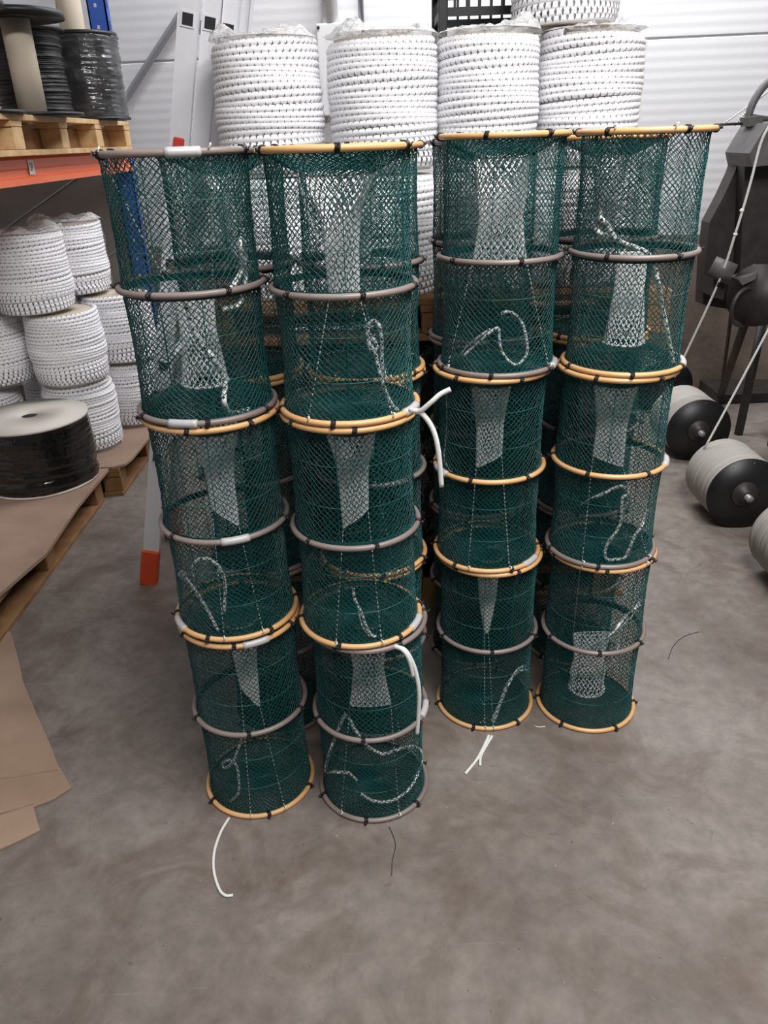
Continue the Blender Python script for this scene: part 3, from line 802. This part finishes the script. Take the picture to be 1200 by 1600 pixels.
MB().lathe([(.03, .345), (.19, .345), (.19, .37), (.03, .37), (.03, .345)], 48).build('flange', BLACKP, t)
c3 = at(4, 175, Y=3.30)
t = thing('empty_reel', 'reel with a beige core cut by the left edge of the photo, on the rack', 'reel', (c3[0] - .07, 3.24, PT))
MB().lathe([(0, .012), (.07, .012), (.07, .34), (0, .34)], 40).build('core', TUBE, t)
MB().lathe([(0, 0), (.17, 0), (.17, .012), (0, .012)], 48).build('flange', BLACKP, t)
MB().lathe([(0, .34), (.17, .34), (.17, .36), (0, .36)], 48).build('flange', BLACKP, t)
c4 = at(90, 60, Y=4.38)
t = MB().lathe([(.052, 0), (.062, 0), (.062, .95), (.052, .95), (.052, 0)], 36).build('cardboard_tube', TUBE)
t.location = (c4[0] - .01, 4.66, PT); tag(t, 'tall beige cardboard tube standing upright among the black reels on the rack', 'cardboard tube')

# floor level: boards, pallets, spools
def low_pallet(y0, y1, xe, label, zt=.15):
    return pallet('wooden_pallet', label, y1 - y0, 1.0, zt, (xe - .5, (y0 + y1) / 2, 0), PI / 2, nb=3, wood=WOODD)
low_pallet(2.18, 3.57, -1.42, 'low wooden pallet on the floor under the brown board and black reel')
low_pallet(3.63, 4.70, -1.34, 'low wooden pallet on the floor under the left-hand white spools', .150)
def sheet(name, pts, z0, th, label, cat, material):
    m_ = MB(); m_.prism([(p[0], p[1], z0) for p in pts], (0, 0, th)); o = m_.build(name, material); return tag(o, label, cat)
sheet('brown_board', [(-2.42, 2.16), (-1.44, 2.29), (-1.36, 2.72), (-1.385, 3.15), (-1.38, 3.60), (-2.42, 3.60)], .1525, .014, 'worn brown fibreboard sheet lying on the pallet under the black reel', 'board', BOARD)
sheet('brown_board', [(-2.4, 3.63), (-1.37, 3.625), (-1.315, 3.66), (-1.30, 3.73), (-1.27, 4.68), (-2.4, 4.68)], .1525, .012, 'brown board under the white rope spools at the far end of the rack floor', 'board', BOARD)
ZB = .1675
# black reel with pale flange
R_ = .262
bs = thing('rope_reel', 'black film-wrapped rope reel with a pale round top flange on the brown board', 'rope reel', (-1.665, 3.50, ZB))
MB().lathe([(.03, 0), (R_, 0), (R_, .012), (.03, .012), (.03, 0)], 64).build('flange', PVCW, bs)
link('winding', film_bumps(R_ + .004, .300, 12, 'winding', DARKFILM, 12), bs, (0, 0, .012))
tf = MB().lathe([(.036, .312), (R_ + .002, .312), (R_ + .002, .324), (.036, .324), (.036, .312)], 64).build('flange', PVCW, bs); tf['label'] = 'pale grey top flange'
MB().lathe([(0, .314), (.036, .314), (.036, .320), (0, .320)], 32).build('centre_hole', HOLE, bs)
# white spools under the rack
GL = 'white rope spools under the rack'
SL = 1.13
zl = [ZB, ZB + .372, ZB + .744]
def lspool(px, py, Y, z, label, rz): 
    p = at(px, py, Y=Y); rope_spool(p[0], Y, z, label, GL, SL, rz, crumple=(z > .8))
lspool(133, 660, 3.97, zl[0], 'white rope spool at floor level just right of the pale black-wound reel', 0)
lspool(107, 548, 3.93, zl[1], 'white rope spool directly above the pale reel flange, under the rack', 1.0)
lspool(50, 437, 3.90, zl[2], 'upper front white rope spool under the rack beam', 2.0)
lspool(-6, 550, 3.97, zl[1], 'white rope spool cut by the left photo edge, just above the pale reel flange', 3.0)
lspool(-20, 640, 3.97, zl[0], 'white rope spool hidden behind the reel with pale flange', 2.5)
lspool(-72, 437, 3.90, zl[2], 'white rope spool mostly outside the left photo edge, topmost level under the rack', 4.0)
lspool(110, 395, 4.35, zl[2] + .01, 'highest white rope spool under the rack, at the back right', 5.0)
lspool(185, 492, 4.35, zl[1] + .005, 'white rope spool partly behind the leftmost trap, middle level', 6.0)
lspool(205, 565, 4.38, zl[1] - .37, 'white rope spool partly behind the leftmost trap, bottom level of the back row', 0.7)
lspool(95, 560, 4.35, zl[1], 'white rope spool in the shade of the back row, behind two front spools', 1.7)
lspool(100, 640, 4.37, zl[0], 'white rope spool at the bottom of the back row, behind the others', 2.7)

# ------------------------------------------------------------------ cardboard on the floor
cp = [(-120, 960), (0, 980), (18, 990), (30, 1035), (36, 1065), (58, 1118), (76, 1158), (92, 1198), (98, 1206), (112, 1232), (84, 1250), (53, 1262), (58, 1282), (63, 1298), (36, 1312), (0, 1328), (-160, 1340)]
P = [at(x, y, z=.003)[:2] for x, y in cp]
import bmesh
bmm = bmesh.new(); vs = [bmm.verts.new((p[0], p[1], .0015)) for p in P]; fc = bmm.faces.new(vs)
r_ = bmesh.ops.extrude_face_region(bmm, geom=[fc]); 
for v in [e for e in r_['geom'] if isinstance(e, bmesh.types.BMVert)]: v.co.z += .005
bmesh.ops.triangulate(bmm, faces=[f for f in bmm.faces if len(f.verts) > 4]); bmesh.ops.recalc_face_normals(bmm, faces=bmm.faces)
me = bpy.data.meshes.new('cardboard_sheet'); bmm.to_mesh(me); bmm.free(); me.materials.append(mat('flat_cardboard', srgb(166, 141, 121), .85, noise=(4, srgb(146, 121, 102), .35, .7)))
o = tag(link('cardboard_sheet', me), 'flattened brown cardboard with torn edge lying on the concrete floor, lower left', 'cardboard')
a, b_ = at(0, 1272, z=.007), at(52, 1256, z=.007)
MB().tube([a, b_], .0025, 6).build('fold_crease', BOARD, o)
a, b_ = at(-60, 1226, z=.007), at(90, 1203, z=.007)
MB().tube([a, b_], .0025, 6).build('fold_crease', BOARD, o)

# ------------------------------------------------------------------ right: twine reels
def twine_reel(x, y, yaw, R, L, label, zc=None):
    t = thing('twine_reel', label, 'twine reel', (x, y, 0), 0, 'white twine reels on the floor')
    d = Vector((-math.sin(yaw), math.cos(yaw), 0)); zc = R if zc is None else zc
    A = dirmat((0, 0, zc), d)
    MB().lathe([(.02, 0), (R, 0), (R, .010), (.02, .010), (.02, 0)], 64, A).build('flange', BLACKP, t)
    MB().lathe([(.02, L - .01), (R * .93, L - .01), (R * .93, L), (.02, L), (.02, L - .01)], 64, A).build('flange', BLACKP, t)
    g = np.random.default_rng(int(x * 1000)); prof = []
    n = 90
    for i in range(n + 1):
        tt = i / n; prof.append((R - .004 - .003 * abs(math.sin(2 * PI * tt * 3 + x)) + (.0016 if i % 2 else -.0012) + g.normal(0, .0007), .010 + (L - .02) * tt))
    MB().lathe([(.03, .010)] + prof + [(.03, L - .01)], 72, A).build('winding', TWINE, t)
    hub = MB().lathe([(.016, -.030), (.026, -.030), (.034, -.010), (.055, -.004), (.06, 0), (.02, .001)], 40, A).build('hub', DIRON, t)
    MB().lathe([(0, -.055), (.015, -.055), (.015, L + .05), (0, L + .05)], 20, A).build('axle', STEEL, t)
    for k in range(2):
        a = math.radians(62 + 34 * k); pp = A @ Vector((R * .9 * math.cos(a), R * .9 * math.sin(a), -.001))
        MB().lathe([(0, -.001), (.003, 0), (0, .002)], 8, Matrix.Translation(pp)).build('rivet', SLEEVE, t)
    return t
twine_reel(1.585, 3.04, .0, .165, .28, 'white twine reel with black flange, middle of the floor row at right')
twine_reel(1.685, 3.83, .0, .170, .30, 'white twine reel with black flange directly beside the rightmost trap stack')
twine_reel(1.60, 2.42, .0, .165, .26, 'nearest white twine reel, cut by the right photo edge')
twine_reel(1.78, 4.62, .0, .170, .28, 'farthest twine reel on the floor, mostly hidden behind the other reels')

# ------------------------------------------------------------------ right: machine
MX, MY = 1.5, 3.85
mc = thing('winding_machine', 'dark grey cast-iron machine with handwheel standing at the right by the wall', 'machine', (MX, MY, 0))
def L3(x, y, Y): return at(x, y, Y=Y) - np.array([MX, MY, 0])
def plate(name, pix, Y, depth, material, parent=mc):
    m_ = MB(); m_.prism([L3(x, y, Y) for x, y in pix], (0, depth, 0)); return m_.build(name, material, parent)
plate('head', [(1147, 214), (1160, 194), (1230, 186), (1300, 200), (1300, 262), (1196, 252), (1137, 258), (1133, 238)], 3.95, -.26, IRON)
plate('bolt_boss', [(1156, 184), (1178, 182), (1180, 196), (1157, 198)], 3.90, -.08, IRON)
plate('frame_leg', [(1140, 250), (1134, 268), (1118, 303), (1096, 345), (1090, 400), (1086, 470), (1130, 478), (1142, 400)], 3.98, -.10, DIRON)
plate('column', [(1138, 255), (1188, 252), (1192, 420), (1132, 425)], 3.98, -.18, DIRON)
plate('guard', [(1196, 290), (1180, 400), (1205, 440), (1260, 440), (1260, 280)], 4.0, .03, DIRON)
hw = MB()
wc = L3(1224, 190, 4.02); wr = .205
hw.tube([wc + np.array([wr * math.cos(a) * .96, wr * .28 * math.cos(a), wr * math.sin(a)]) for a in np.arange(48) / 48 * 2 * PI], .017, 10, closed=True)
hwo = hw.build('handwheel', IRON, mc)
for k in range(5):
    a = .5 + k * 2 * PI / 5
    MB().tube([wc, wc + np.array([wr * math.cos(a) * .96, wr * .28 * math.cos(a), wr * math.sin(a)])], .013, 8).build('spoke', IRON, hwo)
MB().tube([wc + np.array([-.01, -.03, 0]), wc + np.array([.01, .20, 0])], .03, 16).build('hub', IRON, hwo)
a, b_ = L3(1112, 409, 3.70), L3(1152, 424, 3.70)
MB().tube([L3(1113, 414, 3.72), L3(1146, 427, 3.68)], .042, 20).build('roller', IRON, mc)
plate('tray', [(1140, 432), (1160, 424), (1178, 412), (1180, 416), (1168, 430), (1146, 440)], 3.74, -.10, IRON)
MB().tube([L3(1118, 200 - 5, 3.78), L3(1160, 193, 3.82)], .006, 8).build('guide_rod', DIRON, mc)
MB().tube([L3(1118, 195, 3.78), L3(1118, 203, 3.78)], .006, 8).build('guide_hook', DIRON, mc)
plate('bed', [(1090, 425), (1120, 440), (1200, 438), (1280, 440), (1280, 512), (1178, 498), (1150, 478), (1120, 462), (1088, 452)], 3.95, -.20, DIRON)
MB().tube([L3(1182, 462, 3.62), L3(1215, 458, 3.82)], .14, 32).build('drum', DIRON, mc)
ring_c = L3(1163, 480, 3.64)
MB().tube([ring_c + np.array([.07 * math.cos(a), .03 * math.cos(a), .085 * math.sin(a)]) for a in np.arange(32) / 32 * 2 * PI], .010, 8, closed=True).build('drive_belt', DIRON, mc)
fl = lambda x, y: at(x, y, z=.01) - np.array([MX, MY, 0])
MB().tube([L3(1144, 478, 3.9), fl(1127, 612)], .010, 8).build('leg', RUST, mc)
MB().tube([L3(1166, 498, 3.9), fl(1124, 624)], .022, 8).build('leg', RUST, mc)
MB().tube([L3(1255, 500, 4.0), L3(1250, 500, 4.0) * np.array([1, 1, 0])], .04, 8).build('leg', DIRON, mc)
MB().tube([L3(1192, 500, 4.2), L3(1186, 500, 4.2) * np.array([1, 1, 0])], .025, 8).build('leg', DIRON, mc)
b0 = at(1122, 632, z=0) - np.array([MX, MY, 0])
MB().box(b0[0], b0[0] + .95, b0[1], b0[1] + .35, 0, .07, bev=.006).build('base_plate', DIRON, mc)
plate('cylinder_cover', [(1184, 288), (1202, 290), (1200, 345), (1178, 350)], 4.25, .10, BOXW)

# twine strands running up to the machine
P = [at(1028, 640, Y=3.98), at(1062, 572, Y=3.9), at(1122, 443, Y=3.7), at(1150, 362, Y=3.6), at(1172, 288, Y=3.55), at(1188, 226, Y=3.52), at(1202, 196, Y=3.5), at(1228, 150, Y=3.5)]
tw = MB().tube(spline(P, 8), .0052, 6).build('twine_strand', WHITE); tag(tw, 'knotted white twine strand rising from behind the trap stack past the machine', 'twine')
for q in ((1159, 329, 3.575), (1149, 366, 3.605), (1129, 424, 3.68)):
    p = at(q[0], q[1], Y=q[2]); MB().lathe([(0, -.010), (.009, -.004), (.010, .003), (0, .011)], 8, c=tuple(p)).build('knot', WHITE, tw)
tk = MB().tube(np.linspace(at(1121, 447, Y=3.705), at(1124, 440, Y=3.695), 3), .007, 6).build('dark_tape', BLACKP, tw)
P = [at(1100, 702, Y=3.28), at(1150, 610, Y=3.25), at(1202, 512, Y=3.2), at(1250, 424, Y=3.15)]
tag(MB().tube(spline(P, 6), .0048, 6).build('twine_strand', WHITE), 'straight white twine strand running up from the middle floor reel', 'twine')
P = [wallpt(1092, 198) + (0, -.5, 0), wallpt(1130, 152) + (0, -.5, 0), wallpt(1205, 55) + (0, -.5, 0)]
tag(MB().tube(spline(P, 12), .0045, 6).build('twine_strand', STRING), 'faint dashed twine strand before the pale wall, upper right', 'twine')
P = [at(1130, 194, Y=4.3), at(1175, 162, Y=4.2), at(1225, 126, Y=4.1)]
tag(MB().tube(spline(P, 6), .0035, 6).build('twine_strand', WHITE), 'thin white twine strand behind the handwheel', 'twine')

# threads on the floor
P = [at(x, y, z=.0015) for x, y in ((608, 1292), (614, 1305), (618, 1322), (613, 1345), (612, 1368))]
tag(MB().tube(spline(P, 6), .0009, 5).build('loose_thread', HOLE), 'thin dark thread on the floor before the second stack', 'thread')
P = [at(x, y, z=.0015) for x, y in ((1044, 1030), (1052, 1010), (1068, 995), (1092, 987))]
tag(MB().tube(spline(P, 6), .0009, 5).build('loose_thread', HOLE), 'thin dark thread on the floor right of the rightmost stack', 'thread')
P = [at(x, y, z=.0015) for x, y in ((835, 1134), (842, 1136), (852, 1135))]
tag(MB().tube(spline(P, 6), .0012, 5).build('loose_thread', WHITE), 'short white thread on the floor between the two right stacks', 'thread')
